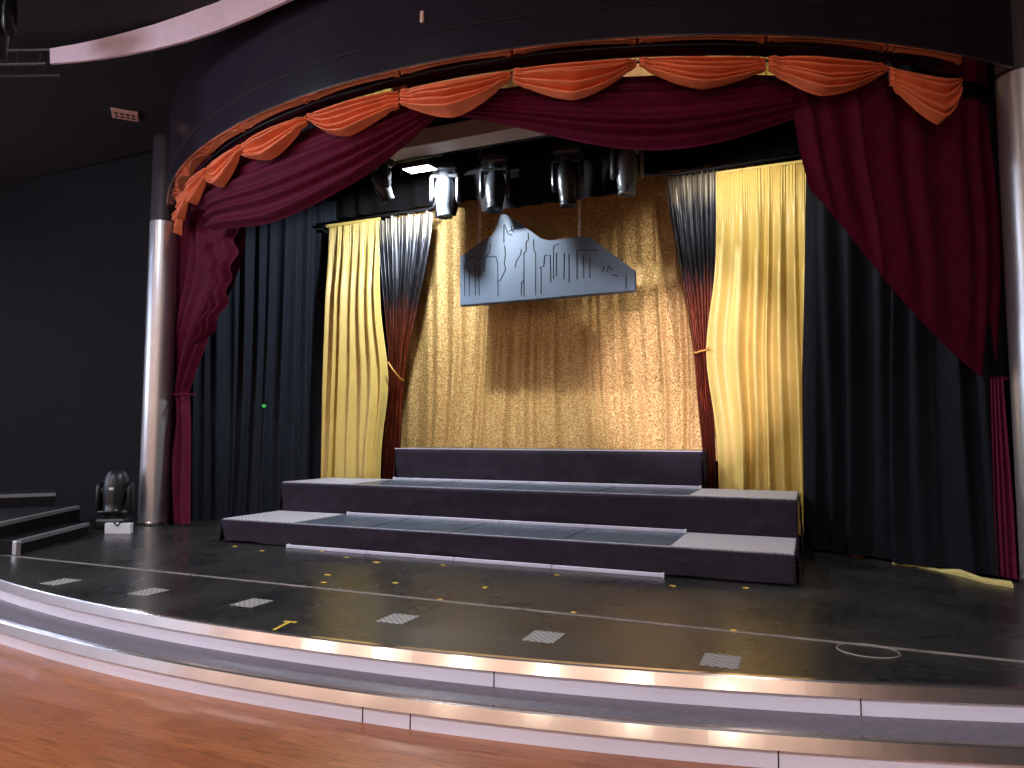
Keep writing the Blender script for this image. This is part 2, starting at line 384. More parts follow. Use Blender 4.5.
def led(x0, x1, y, z, label):
    r = empty('light_strip', ((x0+x1)/2, y, z), label, 'light strip', 'light strips at the foot of the risers')
    L = (x1-x0); n = 4
    for i in range(n):
        b = bmesh.new(); bm_box(b, (-L/2+L*(i+.5)/n, 0, .017), (L/n-.006, .035, .034), .006); from_bm('channel', b, 'led', r)
    for s in (-1, 1):
        b = bmesh.new(); bm_box(b, (s*(L/2+.004), 0, .02), (.02, .045, .04), .004); from_bm('end_cap', b, 'white_box', r)
led(-2.02, 2.0, -.08, 0, 'pale light strip lying on the stage floor before the lowest riser')
led(-1.98, 2.03, .93, .25, 'pale light strip on the lowest riser against the middle one')
led(-2.02, 2.03, 2.01, .61, 'pale light strip on the middle riser against the top one')

# ------------------------------------------------------------------ curtains
def curtain(name, path_top, path_bot, zt, zb, mat, seed, n, amp=.09, nu=None, nv=40, scal=.0, warp=.25, parent=None, ambot=1.3, hem=.0, gather=0, bulge=None):
    f0 = folds(seed, n); f1 = folds(seed+1, max(3, n//2)); L = sum(math.dist(a, b) for a, b in zip(path_bot, path_bot[1:]))
    def f(u, v):
        uu = min(1, max(0, u + warp/n*v*math.sin(3*v+u*9+seed)*min(1, u*8)*min(1, (1-u)*8)))
        a, na = path_at(path_top, uu); b, nb = path_at(path_bot, uu)
        p = lerp(a, b, v); nn = (na+(nb-na)*v).normalized()
        d = amp*(lerp(.55, ambot, min(1, v*1.6)))*(lerp(f0(u), f1(u)*1.3, v*.55))
        if gather: d = d*min(1, .25+v*3) + .011*max(0, 1-v*6)*math.sin(2*PI*gather*u+3*math.sin(u*23+seed))
        p = p + nn*d
        if bulge: p.x += bulge[1]*math.exp(-((lerp(zt, zb, v)-bulge[2])/.75)**2)*(u if bulge[0] else 1-u)**2
        z = lerp(zt, zb, v) - scal*(1-v)*abs(math.sin(PI*n*.5*u)) + hem*v**8*math.sin(u*17+seed)
        return Vector((p.x, p.y, z))
    return grid(name, f, nu or n*14, nv, mat, parent)
t = empty('gold_curtain', (-3, 2.3, 0), 'gold satin curtain hanging at the left end of the risers', 'curtain', 'gold satin curtains')
def at0(o, r): o.location = -r.location; return o
at0(curtain('drape', [(-3.47, 2.36), (-2.52, 2.3)], [(-3.52, 2.36), (-2.42, 2.28)], 4.36, .42, 'gold_satin', 11, 7, .13, scal=.0, nu=320, parent=t, gather=34, bulge=(1, .14, 2.0)), t)
b = bmesh.new(); bm_box(b, (-3.0, 2.32, 4.375), (.97, .03, .05), .012); at0(from_bm('heading', b, 'gold_satin', t), t)
t = empty('gold_curtain', (2.7, 2.3, 0), 'gold satin curtain hanging at the right end of the risers', 'curtain', 'gold satin curtains')
at0(curtain('drape', [(2.24, 2.3), (3.29, 2.34)], [(2.2, 2.28), (3.22, 2.34)], 4.36, .12, 'gold_satin', 23, 7, .15, scal=.02, nu=320, parent=t, gather=38, bulge=(0, -.13, 2.2)), t)
b = bmesh.new(); bm_box(b, (2.74, 2.33, 4.365), (1.0, .03, .04), .012); at0(from_bm('heading', b, 'gold_satin', t), t)
def tied(name, rows, y, zt, zb, seed, n, label, tie_z, cord):
    """rows: (z, xl, xr) edges of the gathered drape"""
    rows = sorted(rows); L = [(z, a) for z, a, _ in rows]; Rr = [(z, c) for z, _, c in rows]; f0 = folds(seed, n)
    t = empty(name, (0, y, 0), label, 'curtain', 'silver to copper tied curtains')
    def f(u, v):
        z = lerp(zt, zb, v); a, c = smooth_interp(L, z), smooth_interp(Rr, z); w = c-a
        x = lerp(a, c, u); d = f0(u)*min(.075, .02+w*.09)
        k = math.exp(-((z-tie_z)/.18)**2)
        return Vector((x, -d - .02*k*math.sin(PI*u) , z - .05*(1-v)**12*abs(math.sin(PI*n*.33*u))))
    grid('drape', f, n*14, 90, 'ombre', t)
    b = bmesh.new(); bm_tube(b, [Vector(c)-Vector((0, y, 0)) for c in cord], .011, 8); from_bm('tieback_cord', b, 'cord', t, True)
P = lambda u, v, Y: at(u, v, Y=Y)
YB = 2.44
rows = []
for (l, r, v) in ((376, 434, 212), (380, 430, 250), (385, 419, 300), (389, 408, 350), (391, 402.5, 380), (388, 402, 410), (382, 400, 470), (381, 399, 500)):
    a, c = P(l, v, YB), P(r, v, YB); rows.append(((a.z+c.z)/2, a.x, c.x))
tied('tied_curtain', rows, YB, P(410, 214, YB).z, .45, 31, 10, 'silver to copper tied curtain beside the left gold curtain', P(396, 380, YB).z,
     [P(388, 362, 2.16), P(394, 371, 2.2), P(400, 378, 2.3), P(403.5, 381, 2.42), P(402, 381, 2.5)])
rows = []
for (l, r, v) in ((665, 720, 174), (671, 719, 220), (680, 717, 270), (690, 714, 320), (694.5, 712, 351), (695, 713, 380), (702, 715, 440), (704.5, 717, 492)):
    a, c = P(l, v, YB), P(r, v, YB); rows.append(((a.z+c.z)/2, a.x, c.x))
tied('tied_curtain', rows, YB, P(690, 172, YB).z, .45, 37, 10, 'silver to copper tied curtain beside the right gold curtain', P(703, 350, YB).z,
     [P(694, 352, 2.46), P(696, 353, 2.33), P(701, 351, 2.3), P(706, 350, 2.3), P(709, 347, 2.14)])
# backdrop
tag(curtain('glitter_backdrop', [(-2.75, 3.1), (2.75, 3.1)], [(-2.75, 3.08), (2.75, 3.08)], 4.8, .9, 'sequin', 5, 30, .045, nu=420, nv=30, warp=.6),
    'gold sequin backdrop cloth behind the hanging skyline board', 'backdrop')
# black side drapes
tag(curtain('black_drape', [(-5.0, 1.02), (-4.55, 1.55), (-4.02, 2.08), (-3.62, 2.8)], [(-5.0, 1.08), (-4.6, 1.55), (-4.02, 2.08), (-3.62, 2.8)], 4.9, .02, 'black_cloth', 41, 13, .13, nu=300),
    'black drape left of the risers behind the maroon tied curtain', 'drape', 'black side drapes')
tag(curtain('black_drape', [(3.5, 2.75), (3.3, 1.98), (3.85, 1.66), (4.3, 1.3), (5.0, 1.08)], [(3.5, 2.75), (3.29, 1.96), (3.8, 1.66), (4.25, 1.28), (4.95, 1.06)], 4.9, .03, 'black_cloth_dull', 47, 11, .15, nu=320),
    'black drape right of the risers behind the maroon tied curtain', 'drape', 'black side drapes')
tag(curtain('border_drape', [(-3.9, 2.75), (3.9, 2.75)], [(-3.9, 2.75), (3.9, 2.75)], 5.88, 4.62, 'border_cloth', 53, 30, .05, nu=240, nv=8),
    'black border cloth across the stage above the gold curtains', 'drape')

# ------------------------------------------------------------------ maroon swags and tied legs
RM = 6.58
def swag(name, th0, th1, ztop, lower, label, seed, nf, group, R=RM, depth=.10, mat='maroon'):
    f0 = folds(seed, nf)
    def f(u, v):
        th = lerp(th0, th1, u); zb = smooth_interp(lower, th); z = lerp(ztop, zb, v)
        drop = ztop-zb; k = min(1, drop/.6)
        vv = v + .10*math.sin(u*4+seed)*v*(1-v)
        d = depth*k*f0(vv)*(.35+.65*v) + .12*k*math.sin(PI*min(1, v*1.02))
        return cyl(R+d, th, z)
    return tag(grid(name, f, 110, nf*12, mat), label, 'swag', group)
swag('maroon_swag', 4.5, -29, 4.22, [(-30, 3.62), (-24, 3.52), (-20, 3.42), (-15.3, 3.36), (-8.7, 3.46), (-2.4, 3.67), (.8, 3.94), (3, 4.1), (4.5, 4.2)],
     'maroon velvet swag looped at the left of the stage opening', 61, 6, 'maroon swags')
swag('maroon_swag', -1, 31, 4.22, [(-1, 4.18), (1.5, 4.08), (5.5, 3.97), (10.1, 3.78), (16, 3.575), (21.7, 3.575), (26.1, 3.73), (31, 3.95)],
     'maroon velvet swag looped across the middle of the stage opening', 67, 7, 'maroon swags', R=RM-.06)
# right leg: falls from the header and is drawn aside to the column
leg = empty('tied_curtain', (4.6, 1.0, 0), 'maroon velvet curtain drawn aside behind the right column', 'curtain', 'maroon tied curtains')
lo = [(26, 3.6), (28.2, 3.4), (29.9, 3.22), (32.8, 2.82), (36.8, 2.32), (41.3, 1.92), (46.5, 1.6), (49, 1.52)]
fr = folds(71, 9)
def f(u, v):
    th_t = lerp(27, 50, u); th_b = lerp(29.6, 48, u**.9)
    th = lerp(th_t, th_b, v**lerp(.5, 1, min(1, u*3))); zb = smooth_interp(lo, th_b); z = lerp(4.22, zb, v)
    uu = u - .0*v
    d = .09*fr(uu)*(.5+.5*v)*(1-.95*v**4) + .02*math.sin(v*7+u*5)
    return cyl(RM-.02+d, th, z)
at0(grid('upper_drape', f, 150, 60, 'maroon', leg), leg)
f2 = folds(73, 4)
def f(u, v):
    z = lerp(1.72, .03, v); w = lerp(.18, .34, min(1, v*1.5))
    x = 4.68 + (u-.5)*w*.4; return Vector((x, .93 - f2(u)*.05 - .15*(u-.5), z))
at0(grid('lower_drop', f, 60, 40, 'maroon', leg), leg)
b = bmesh.new(); bm_tube(b, [(4.74, 1.1, 1.72), (4.8, .98, 1.7), (4.92, .99, 1.71), (5.0, 1.06, 1.73)], .02, 8); at0(from_bm('tieback', b, 'maroon', leg, True), leg)
# left leg
leg = empty('tied_curtain', (-4.8, 1.0, 0), 'maroon velvet curtain tied back behind the left column', 'curtain', 'maroon tied curtains')
PP, PN = (-4.80, 1.0, 0), (.42, .9, 0)
rows = []
for l, r, v in ((186, 250, 170), (180, 246, 215), (176, 243, 240), (174, 245, 260), (173, 240, 283), (172, 226, 312), (171, 209, 342), (169.5, 197, 372), (169, 189.5, 394), (168, 191, 420), (166, 191, 460), (164, 190.5, 522)):
    a, c = at_plane(l, v, PP, PN), at_plane(r, v, PP, PN); rows.append(((a.z+c.z)/2, a, c))
rows.sort(key=lambda q: q[0])
LX = [(z, a) for z, a, _ in rows]; RX = [(z, c) for z, _, c in rows]
fl = folds(79, 7); tz = at_plane(180, 395, PP, PN).z
def f(u, v):
    z = lerp(rows[-1][0], .03, v); a, c = interp(LX, z), interp(RX, z); p = lerp(a, c, u); w = (c-a).length
    d = fl(u)*min(.13, .03+w*.1) + .03*math.sin(z*4+u*7)*u*(1-u)*4
    return Vector((p.x-.42*d, p.y-.9*d, z))
at0(grid('drape', f, 110, 90, 'maroon', leg), leg)
jr = [(205, 247, 222), (222, 247, 262), (226, 240, 285), (222, 238, 305), (214, 226, 330), (207, 214, 345)]
J = []
for l, r, v in jr:
    a, c = at_plane(l, v, PP, PN), at_plane(r, v, PP, PN); J.append(((a.z+c.z)/2, a, c))
J.sort(key=lambda q: q[0]); JL = [(z, a) for z, a, _ in J]; JR = [(z, c) for z, _, c in J]; fj = folds(83, 3)
def f(u, v):
    z = lerp(J[-1][0], J[0][0], v); p = lerp(interp(JL, z), interp(JR, z), u); d = .13+.11*fj(u)+.03*math.sin(z*22)
    return Vector((p.x-.42*d, p.y-.9*d, z))
at0(grid('ruffled_tail', f, 40, 50, 'maroon', leg), leg)
a, c = at_plane(167, 395, PP, PN), at_plane(191, 395, PP, PN)
b = bmesh.new(); bm_tube(b, [a+Vector((0, .05, .02)), a+Vector((-.04, -.1, .01)), lerp(a, c, .5)+Vector((-.04, -.16, 0)), c+Vector((0, -.1, 0)), c+Vector((.03, .04, .01))], .018, 8)
at0(from_bm('tieback', b, 'maroon', leg, True), leg)

# ------------------------------------------------------------------ orange valance swags
def orange_swag(th0, th1, drop, label, seed, skew=.5, top=.0, R=6.76):
    rg = random.Random(seed); nf = 5; f0 = folds(seed, nf); el, er = rg.uniform(.10, .16), rg.uniform(.03, .07)
    if seed % 3 == 0: el, er = er, el
    def f(u, v):
        k = (u/skew)*.5 if u < skew else .5+(u-skew)/(1-skew)*.5
        s = math.sin(PI*k); tri = 1-abs(2*k-1); shp = .25*tri+.75*s
        th = lerp(th0, th1, u)
        ztop = 4.235 - top*s
        zbot = 4.235 - lerp(lerp(el, er, u), drop-.06, shp)
        vv = v+.22*math.sin(u*5+seed)*v*(1-v)
        z = lerp(ztop, zbot, v) + .012*noise.noise(Vector((u*5, v*4, seed)))*math.sin(PI*v)
        d = .11*f0(vv)*(.3+.7*s) + .05*s*math.sin(PI*min(1, v*.95))
        e = 1-min(1, 6*min(u, 1-u)); d += e*.02*math.sin(u*50)
        return cyl(R+d, th, z)
    return tag(grid('orange_swag', f, 64, nf*14, 'orange', None, .006), label, 'swag', 'orange valance swags')
J = [-44.8, -39.6, -33, -26, -18.3, -9.4, -.3, 8.5, 17.2, 25.9, 34.8, 41.3]
names = ['orange satin swag at the left end of the valance, beside the left column',
 'second orange satin swag from the left column', 'third orange satin swag from the left column',
 'fourth orange satin swag from the left column', 'fifth orange satin swag from the left column',
 'sixth orange satin swag from the left column, left of the beige beam', 'seventh orange satin swag from the left column, in front of the beige beam',
 'fourth orange satin swag from the right column', 'third orange satin swag from the right column',
 'second orange satin swag from the right column', 'orange satin swag at the right end of the valance, beside the right column']
dr = [.40, .38, .40, .42, .37, .38, .40, .37, .33, .36, .5]
for i in range(11):
    orange_swag(J[i]+.1, J[i+1]-.1, dr[i], names[i], 100+i, .5 if i < 9 else (.42, .62)[i-9], .02)

bm = bmesh.new(); bm_tube(bm, [cyl(6.72, t, 4.235) for t in range(-44, 42, 2)], .012, 8)
tag(from_bm('valance_rod', bm, 'metal_black', None, True), 'thin black rod carrying the orange valance swags', 'rod')
# ------------------------------------------------------------------ skyline board
YK = 2.2
Z4 = lambda x, y: P(440+x/4.655, 190+y/4.655, YK)
out = [(92, 540), (92, 310), (185, 245), (240, 215), (255, 203), (275, 120), (295, 108), (390, 165), (420, 195), (470, 225), (510, 240), (590, 226), (660, 215), (702, 222), (905, 373), (908, 470)]
pts = [Z4(*q) for q in out]
bd = empty('skyline_board', (0, YK, 3), 'slate blue city skyline cut-out board hung on chains before the backdrop', 'board')
bm = bmesh.new(); th = .09
A = [bm.verts.new((p.x, YK, p.z)) for p in pts]; B = [bm.verts.new((p.x, YK+th, p.z)) for p in pts]
bm.faces.new(A); bm.faces.new(B[::-1])
for i in range(len(A)): bm.faces.new((A[i], A[(i+1) % len(A)], B[(i+1) % len(A)], B[i]))
bmesh.ops.bevel(bm, geom=[e for e in bm.edges if all(abs(v.co.y-YK) < 1e-6 for v in e.verts)], offset=.012, segments=2, affect='EDGES')
at0(from_bm('panel', bm, 'board', bd), bd)
LN = [[(115, 495), (115, 345), (130, 322), (152, 310), (182, 322)], [(136, 495), (136, 360)], [(165, 490), (165, 345), (181, 350), (182, 490)],
 [(205, 380), (212, 312), (232, 290), (235, 250)], [(212, 310), (260, 310), (268, 340), (270, 495)], [(297, 245), (297, 165)],
 [(300, 260), (305, 300), (299, 340), (305, 370), (290, 402), (276, 425)], [(300, 160), (318, 206), (336, 210)], [(322, 192), (338, 186), (352, 178)], [(334, 168), (331, 188), (346, 198)],
 [(390, 495), (390, 290), (400, 285), (400, 240), (411, 234), (411, 200)], [(435, 230), (437, 285), (445, 290), (445, 490)], [(350, 360), (355, 330), (375, 302), (378, 275)],
 [(378, 490), (379, 430), (392, 420)], [(470, 485), (470, 375), (464, 360), (482, 355), (487, 305), (512, 303), (515, 430)], [(528, 415), (528, 262), (550, 250)],
 [(542, 400), (542, 292)], [(576, 415), (578, 295)], [(600, 430), (600, 300)], [(637, 415), (637, 280), (735, 280)], [(668, 410), (668, 310)], [(697, 410), (697, 315)],
 [(755, 382), (764, 356)], [(775, 382), (786, 350), (800, 372)], [(800, 396), (830, 400)], [(866, 460), (866, 390)]]
bm = bmesh.new()
for ln in LN:
    q = [Z4(*a) for a in ln]
    bm_tube(bm, [Vector((p.x, YK-.001, p.z)) for p in q], .0075, 6)
at0(from_bm('incised_skyline_lines', bm, 'board_line', bd), bd)
for s in (479.7, 579.6):
    p = P(s, 245 if s < 500 else 236, YK+.045)
    b = bmesh.new(); bm_tube(b, [(p.x, p.y, p.z-.03), (p.x, p.y, p.z+.03)], .012, 8); at0(from_bm('hanging_eye', b, 'chain', bd), bd)
    b = bmesh.new(); z = p.z+.02; i = 0
    while z < 5.3:
        mt = Matrix.Translation((p.x, p.y, z+.02)) @ Matrix.Rotation(PI/2*(i % 2)+.5, 4, 'Z')
        bm_tube(b, [mt @ Vector((.015*math.cos(a)*1.0, 0, .027*math.sin(a))) for a in [2*PI*k/10 for k in range(10)]], .0065, 6, True)
        z += .036; i += 1
    tag(from_bm('chain', b, 'chain', None, True), 'zinc chain holding the %s of the skyline board' % ('peaked left half' if s < 500 else 'flat right half'), 'chain', 'chains of the skyline board')

# ------------------------------------------------------------------ lighting rig
def bar(name, pts, r, label, mat='metal_dark', cat='pipe', group=None):
    b = bmesh.new(); bm_tube(b, pts, r, 12); return tag(from_bm(name, b, mat, None, True), label, cat, group)
bar('lighting_bar', [(-3.4, 1.6, 4.86), (3.4, 1.6, 4.86)], .026, 'black lighting bar carrying the moving lights over the stage', 'metal_black')
bar('curtain_rail', [(-3.7, 2.37, 4.44), (-1.75, 2.37, 4.44), (-1.66, 2.37, 4.46), (-1.64, 2.37, 4.54), (-1.64, 2.37, 5.85)], .022, 'bent steel pipe holding the left gold curtain', group='curtain pipes')
bar('curtain_rail', [(1.3, 2.1, 4.42), (1.75, 2.37, 4.44), (3.6, 2.37, 4.46)], .02, 'steel pipe holding the right gold curtain', group='curtain pipes')
def moving_head(loc, label, pan, tilt, group, hang=True, shell='head_shell', sc=1., clamp=.06):
    r = empty('moving_light', loc, label, 'stage light', group)
    if not hang: r.rotation_euler = (0, 0, pan)
    else: r.rotation_euler = (PI, 0, pan)
    r.scale = (sc, sc, sc)
    b = bmesh.new(); bm_box(b, (0, 0, .06), (.34, .3, .12), .03); bm_box(b, (0, -.16, .06), (.2, .02, .06), .005); from_bm('base', b, 'metal_black', r)
    if hang:
        b = bmesh.new(); bm_box(b, (0, 0, -clamp/2), (.06, .06, clamp), .008); bm_tube(b, [(-.03, 0, -clamp), (.03, 0, -clamp)], .04, 12); from_bm('clamp', b, 'metal_dark', r)
    y = empty('yoke', (0, 0, .12)); y.parent = r
    b = bmesh.new(); bm_tube(b, [(0, 0, 0), (0, 0, .05)], .09, 20); bm_box(b, (0, 0, .06), (.34, .15, .05), .018); from_bm('cross_arm', b, 'metal_black', y)
    for s in (-1, 1):
        b = bmesh.new(); pr = [(.0, .05), (.05, .045), (.085, .15), (.08, .33), (.045, .40), (-.045, .40), (-.08, .33), (-.085, .15), (-.05, .045)]
        a0 = [b.verts.new((s*.145, x, z)) for x, z in pr]; a1 = [b.verts.new((s*.19, x*.9, z)) for x, z in pr]
        b.faces.new(a0); b.faces.new(a1)
        for i in range(len(pr)): b.faces.new((a0[i], a0[(i+1) % len(pr)], a1[(i+1) % len(pr)], a1[i]))
        bmesh.ops.recalc_face_normals(b, faces=b.faces)
        bmesh.ops.bevel(b, geom=list(b.edges), offset=.01, segments=2, affect='EDGES'); from_bm('arm', b, shell, y, True)
    mt = Matrix.Translation((0, 0, .43)) @ Matrix.Rotation(tilt, 4, 'X')
    h = empty('head', (0, 0, .0)); h.parent = r
    b = bmesh.new(); bm_lathe(b, [(.02, -.262), (.065, -.25), (.105, -.215), (.13, -.15), (.138, -.04), (.13, .06), (.112, .16), (.1, .24), (.104, .245), (.104, .275), (.085, .28), (.08, .255)], 28, mt, .97, 1.05)
    from_bm('body', b, shell, h, True)
    b = bmesh.new(); bm_lathe(b, [(.08, .252), (.05, .262), (.01, .266)], 24, mt); from_bm('lens', b, 'lens', h, True)
    for s in (-1, 1):
        b = bmesh.new(); bm_tube(b, [mt @ Vector((s*.125, 0, 0)), mt @ Vector((s*.15, 0, 0))], .05, 16); from_bm('pivot', b, 'metal_black', h)
    return r, mt, h
hl = [(382, -.5, .55, 'moving stage light tilted beside the left gold curtain top'),
      (445, .35, .05, 'moving stage light shining pale above the left tied curtain'),
      (495, .3, -.15, 'dark moving stage light just above the peak of the skyline board'),
      (568, .2, .12, 'dark moving stage light beside the right chain of the skyline board'),
      (627, .38, .04, 'moving stage light shining pale between the right chain and tied curtain')]
for px, pan, tilt, lb in hl:
    zz = {382: 4.88, 445: 4.72, 495: 4.70, 568: 4.66, 627: 4.70}[px]
    yy = .9 if px == 382 else 1.6
    if px == 382: zz = 4.58
    p = P(px, 190, yy)
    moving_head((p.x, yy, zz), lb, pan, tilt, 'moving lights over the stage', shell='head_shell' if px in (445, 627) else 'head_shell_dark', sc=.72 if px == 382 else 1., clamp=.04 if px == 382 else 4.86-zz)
zt = [(-1.34, 4.10), (-1.02, 4.10), (-1.0, 4.27), (-.68, 4.27), (-.64, 4.10), (1.32, 4.10)]  # added cloth, hem notched to shape the floodlight's shadow on the backdrop
tag(grid('masking_cloth', lambda u, v: Vector((lerp(-1.34, 1.32, u), 1.84+.02*math.sin(u*60), lerp(4.86, interp(zt, lerp(-1.34, 1.32, u)), v))), 130, 6, 'border_cloth'),
    'short black masking cloth on the lighting bar behind the moving lights', 'cloth')
# work floodlight
fl_loc = Vector((-1.17, 1.14, 4.53))
w = empty('floodlight', fl_loc, 'lit white floodlight under the beige beam', 'floodlight')
rot = Matrix.Rotation(math.radians(6), 3, 'X')
b = bmesh.new(); bm_box(b, (0, 0, 0), (.40, .26, .06), .012, rot); from_bm('housing', b, 'metal_black', w)
b = bmesh.new(); bm_box(b, rot @ Vector((0, 0, -.032)), (.36, .22, .006), .002, rot); from_bm('panel', b, 'lamp', w)
b = bmesh.new(); bm_tube(b, [(-.21, 0, 0), (-.21, -.05, .1), (.21, -.05, .1), (.21, 0, 0)], .01, 8); from_bm('bracket', b, 'metal_dark', w)

# floor light beside the left column
r, mt, h = moving_head((-5.27, .36, 0), 'black moving light standing on the stage beside the left column', .6, PI-.2, 'floor light', False, 'metal_black', 1.12)
del r['group']
b = bmesh.new(); bm_box(b, mt @ Vector((0, .147, .0)), (.05, .006, .03), .002); o = from_bm('badge', b, 'white_box', h); o['label'] = 'small pale badge'
b = bmesh.new(); a, c = at(104, 534, Z=0), at(130, 534, Z=0)
bc = (a+c)/2; L = (c-a).length; d = (c-a).normalized(); n = Vector((-d.y, d.x, 0))
r = empty('white_box', bc + n*.04, 'small white box on the stage before the floor moving light', 'box'); r.rotation_euler.z = math.atan2(d.y, d.x)
bm_box(b, (0, 0, .065), (L, .07, .13), .006); from_bm('carton', b, 'white_box', r)
b = bmesh.new(); bm_tube(b, [(-.05, -.03, .138), (0, -.045, .1), (.03, -.03, .138), (.09, .02, .137)], .012, 8); o = from_bm('plug_lead', b, 'metal_black', r, True); o['label'] = 'black plug lead lying over the box'

# ------------------------------------------------------------------ side steps at the left
st = empty('side_steps', (-5, -1, 0), 'black side steps with grey edges left of the stage', 'steps')
levels = [((18, 541), (89, 523), .14), ((-4, 524), (80, 506), .30), ((-4, 495.3), (55.6, 493.2), .46)]
for i, (a, c, z) in enumerate(levels):
    A = at(*a, Z=z); B = at(*c, Z=z); d = (B-A); n = Vector((-d.y, d.x, 0)).normalized()
    if n.x > 0: n = -n
    w = (.55, .8, .9)[i]
    q = [A, B, B+n*w, A+n*w]
    bm = bmesh.new(); bm_prism(bm, [(p.x, p.y) for p in q], 0.001, z-.02); at0(from_bm('step_body', bm, 'black_wall', st), st)
    bm = bmesh.new(); bm_prism(bm, [(p.x, p.y) for p in q], z-.02, z); at0(from_bm('tread', bm, 'black_wall', st), st)
    o = -n*.004
    bm = bmesh.new(); bm_prism(bm, [((p+e).x, (p+e).y) for p, e in ((A, o), (B, o), (B, n*.05), (A, n*.05))], z-.035, z+.004); at0(from_bm('edge_strip', bm, 'step_edge', st), st)
A = at(18, 541, Z=.14)
bm = bmesh.new(); bm_box(bm, (A.x-.03, A.y+.0, .07), (.09, .05, .139), .006); at0(from_bm('corner_post', bm, 'column', st), st)

# ------------------------------------------------------------------ marks on the stage floor
bm = bmesh.new(); bm_box(bm, (0.0, -1.6, .0015), (9.6, .035, .003))
tag(from_bm('tape_line', bm, 'white_tape'), 'long worn white tape line across the stage floor', 'tape line')
sq = [(61, 582, 'leftmost pale grip square on the stage floor, nearest the side steps'), (149, 592, 'second pale grip square from the side steps on the stage floor'),
      (252, 603, 'third pale grip square, left of the yellow hooked tape mark'), (398, 619, 'pale grip square right of the yellow hooked tape mark'),
      (544, 637, 'second pale grip square from the right end of the row'), (721, 661, 'rightmost pale grip square, nearest the tape ring')]
for px, py, lb in sq:
    p = at(px, py, Z=0); b = bmesh.new(); bm_box(b, (0, 0, .0015), (.195, .225, .003), .0008)
    o = tag(from_bm('grip_square', b, 'grip_square'), lb, 'grip tape', 'grip squares along the stage front'); o.location = p
tm = [(322, 551.5, .05, .02, 'yellow tape scrap just below the left end of the floor light strip'),
      (262, 551, .04, .018, 'tape scrap below the left end of the lowest riser skirt'),
      (235, 546.5, .05, .02, 'tape scrap by the lower left corner of the lowest riser'),
      (377, 562.5, .07, .025, 'slanted yellow tape scrap before the light strip, left of centre'),
      (347, 557.5, .04, .015, 'tiny tape scrap close to the floor light strip, left part'),
      (328, 575, .05, .02, 'upper one of two tape scraps above the white line'),
      (324.5, 582.5, .045, .02, 'lower one of two tape scraps above the white line'),
      (395.5, 583, .05, .02, 'yellow tape scrap above the white line, left of the middle'),
      (443, 565.5, .04, .018, 'tape scrap before the middle of the floor light strip'),
      (485, 587.5, .035, .03, 'yellow tape scrap near the middle of the stage floor'),
      (557, 575, .04, .018, 'tape scrap just below the floor light strip, right of centre'),
      (673, 586, .05, .02, 'yellow tape scrap below the right end of the floor light strip'),
      (746, 588, .045, .022, 'yellow tape scrap below the right end of the lowest riser'),
      (440, 600, .035, .02, 'yellow tape scrap on the white line below the middle of the risers'),
      (574, 613, .035, .02, 'yellow tape scrap on the white line above the fifth grip square'),
      (734, 631, .035, .02, 'yellow tape scrap on the white line above the rightmost grip square')]
for i, (px, py, l, w, lb) in enumerate(tm):
    p = at(px, py, Z=0); b = bmesh.new(); bm_box(b, (0, 0, .002), (l, w*1.6, .004), .0008)
    o = tag(from_bm('tape_mark', b, 'yellow_tape'), lb, 'tape mark', 'tape scraps on the stage'); o.location = p; o.rotation_euler.z = (i*37 % 50-25)*.02
    if px in (440, 574, 734): o.location.z = .003
a, c, d = at(274, 630, Z=0), at(289, 622.5, Z=0), at(297, 622.5, Z=0)
e = at(284, 621.5, Z=0)
bm = bmesh.new()
for p, q in ((a, c), (e, d)):
    v = (q-p); n = Vector((-v.y, v.x, 0)).normalized()*.012
    bm_prism(bm, [((p+n).x, (p+n).y), ((q+n).x, (q+n).y), ((q-n).x, (q-n).y), ((p-n).x, (p-n).y)], .0005, .003)
tag(from_bm('hooked_tape_mark', bm, 'yellow_tape'), 'yellow hooked tape mark close to the stage edge', 'tape mark')
p = at(868, 651, Z=0); bm = bmesh.new(); pts = [(p.x+.16*math.cos(a), p.y+.13*math.sin(a), .002) for a in [2*PI*k/40 for k in range(40)]]
bm_tube(bm, pts, .005, 6, True)
tag(from_bm('tape_ring', bm, 'white_tape'), 'faint worn ring mark on the stage floor by the tape line', 'ring mark')
# cream hem strip peeping out below the right black drape
hp = [at(u, v, Z=.0) for u, v in ((893, 565), (915, 567), (940, 572), (962, 577), (985, 584), (1013, 588))]
vs, fs = [], []
for i, q in enumerate(hp):
    hgt = (.012, .02, .014, .05, .035, .04)[i]
    for dy, z in ((0, .002), (-.004, hgt*.7), (.05, hgt), (.1, hgt), (.1, .002)): vs.append((q.x, q.y+dy+.02*math.sin(i*2.1), z))
for i in range(len(hp)-1):
    for j in range(5): fs.append((i*5+j, i*5+(j+1) % 5, (i+1)*5+(j+1) % 5, (i+1)*5+j))
fs += [tuple(range(5)), tuple(len(vs)-1-j for j in range(5))]
tag(mesh('cream_hem_cloth', vs, fs, 'cream'), 'cream cloth strip peeping out under the right black drape', 'cloth')
for i, (px, py, mt, lb) in enumerate(((857, 555.5, 'brown', 'brown scrap of litter under the right black drape'), (873, 555, 'cream', 'pale scrap of litter under the right black drape'))):
    p = at(px, py, Z=0); b = bmesh.new()
    bmesh.ops.create_icosphere(b, subdivisions=2, radius=.05)
    for v in b.verts: v.co += v.normal*.02*noise.noise(v.co*30+Vector((i, 0, 0))); v.co.z *= .35; v.co.x *= 1.5-.8*i
    o = tag(from_bm('litter_scrap', b, mt), lb, 'litter'); o.location = (p.x, p.y-.1, .014)
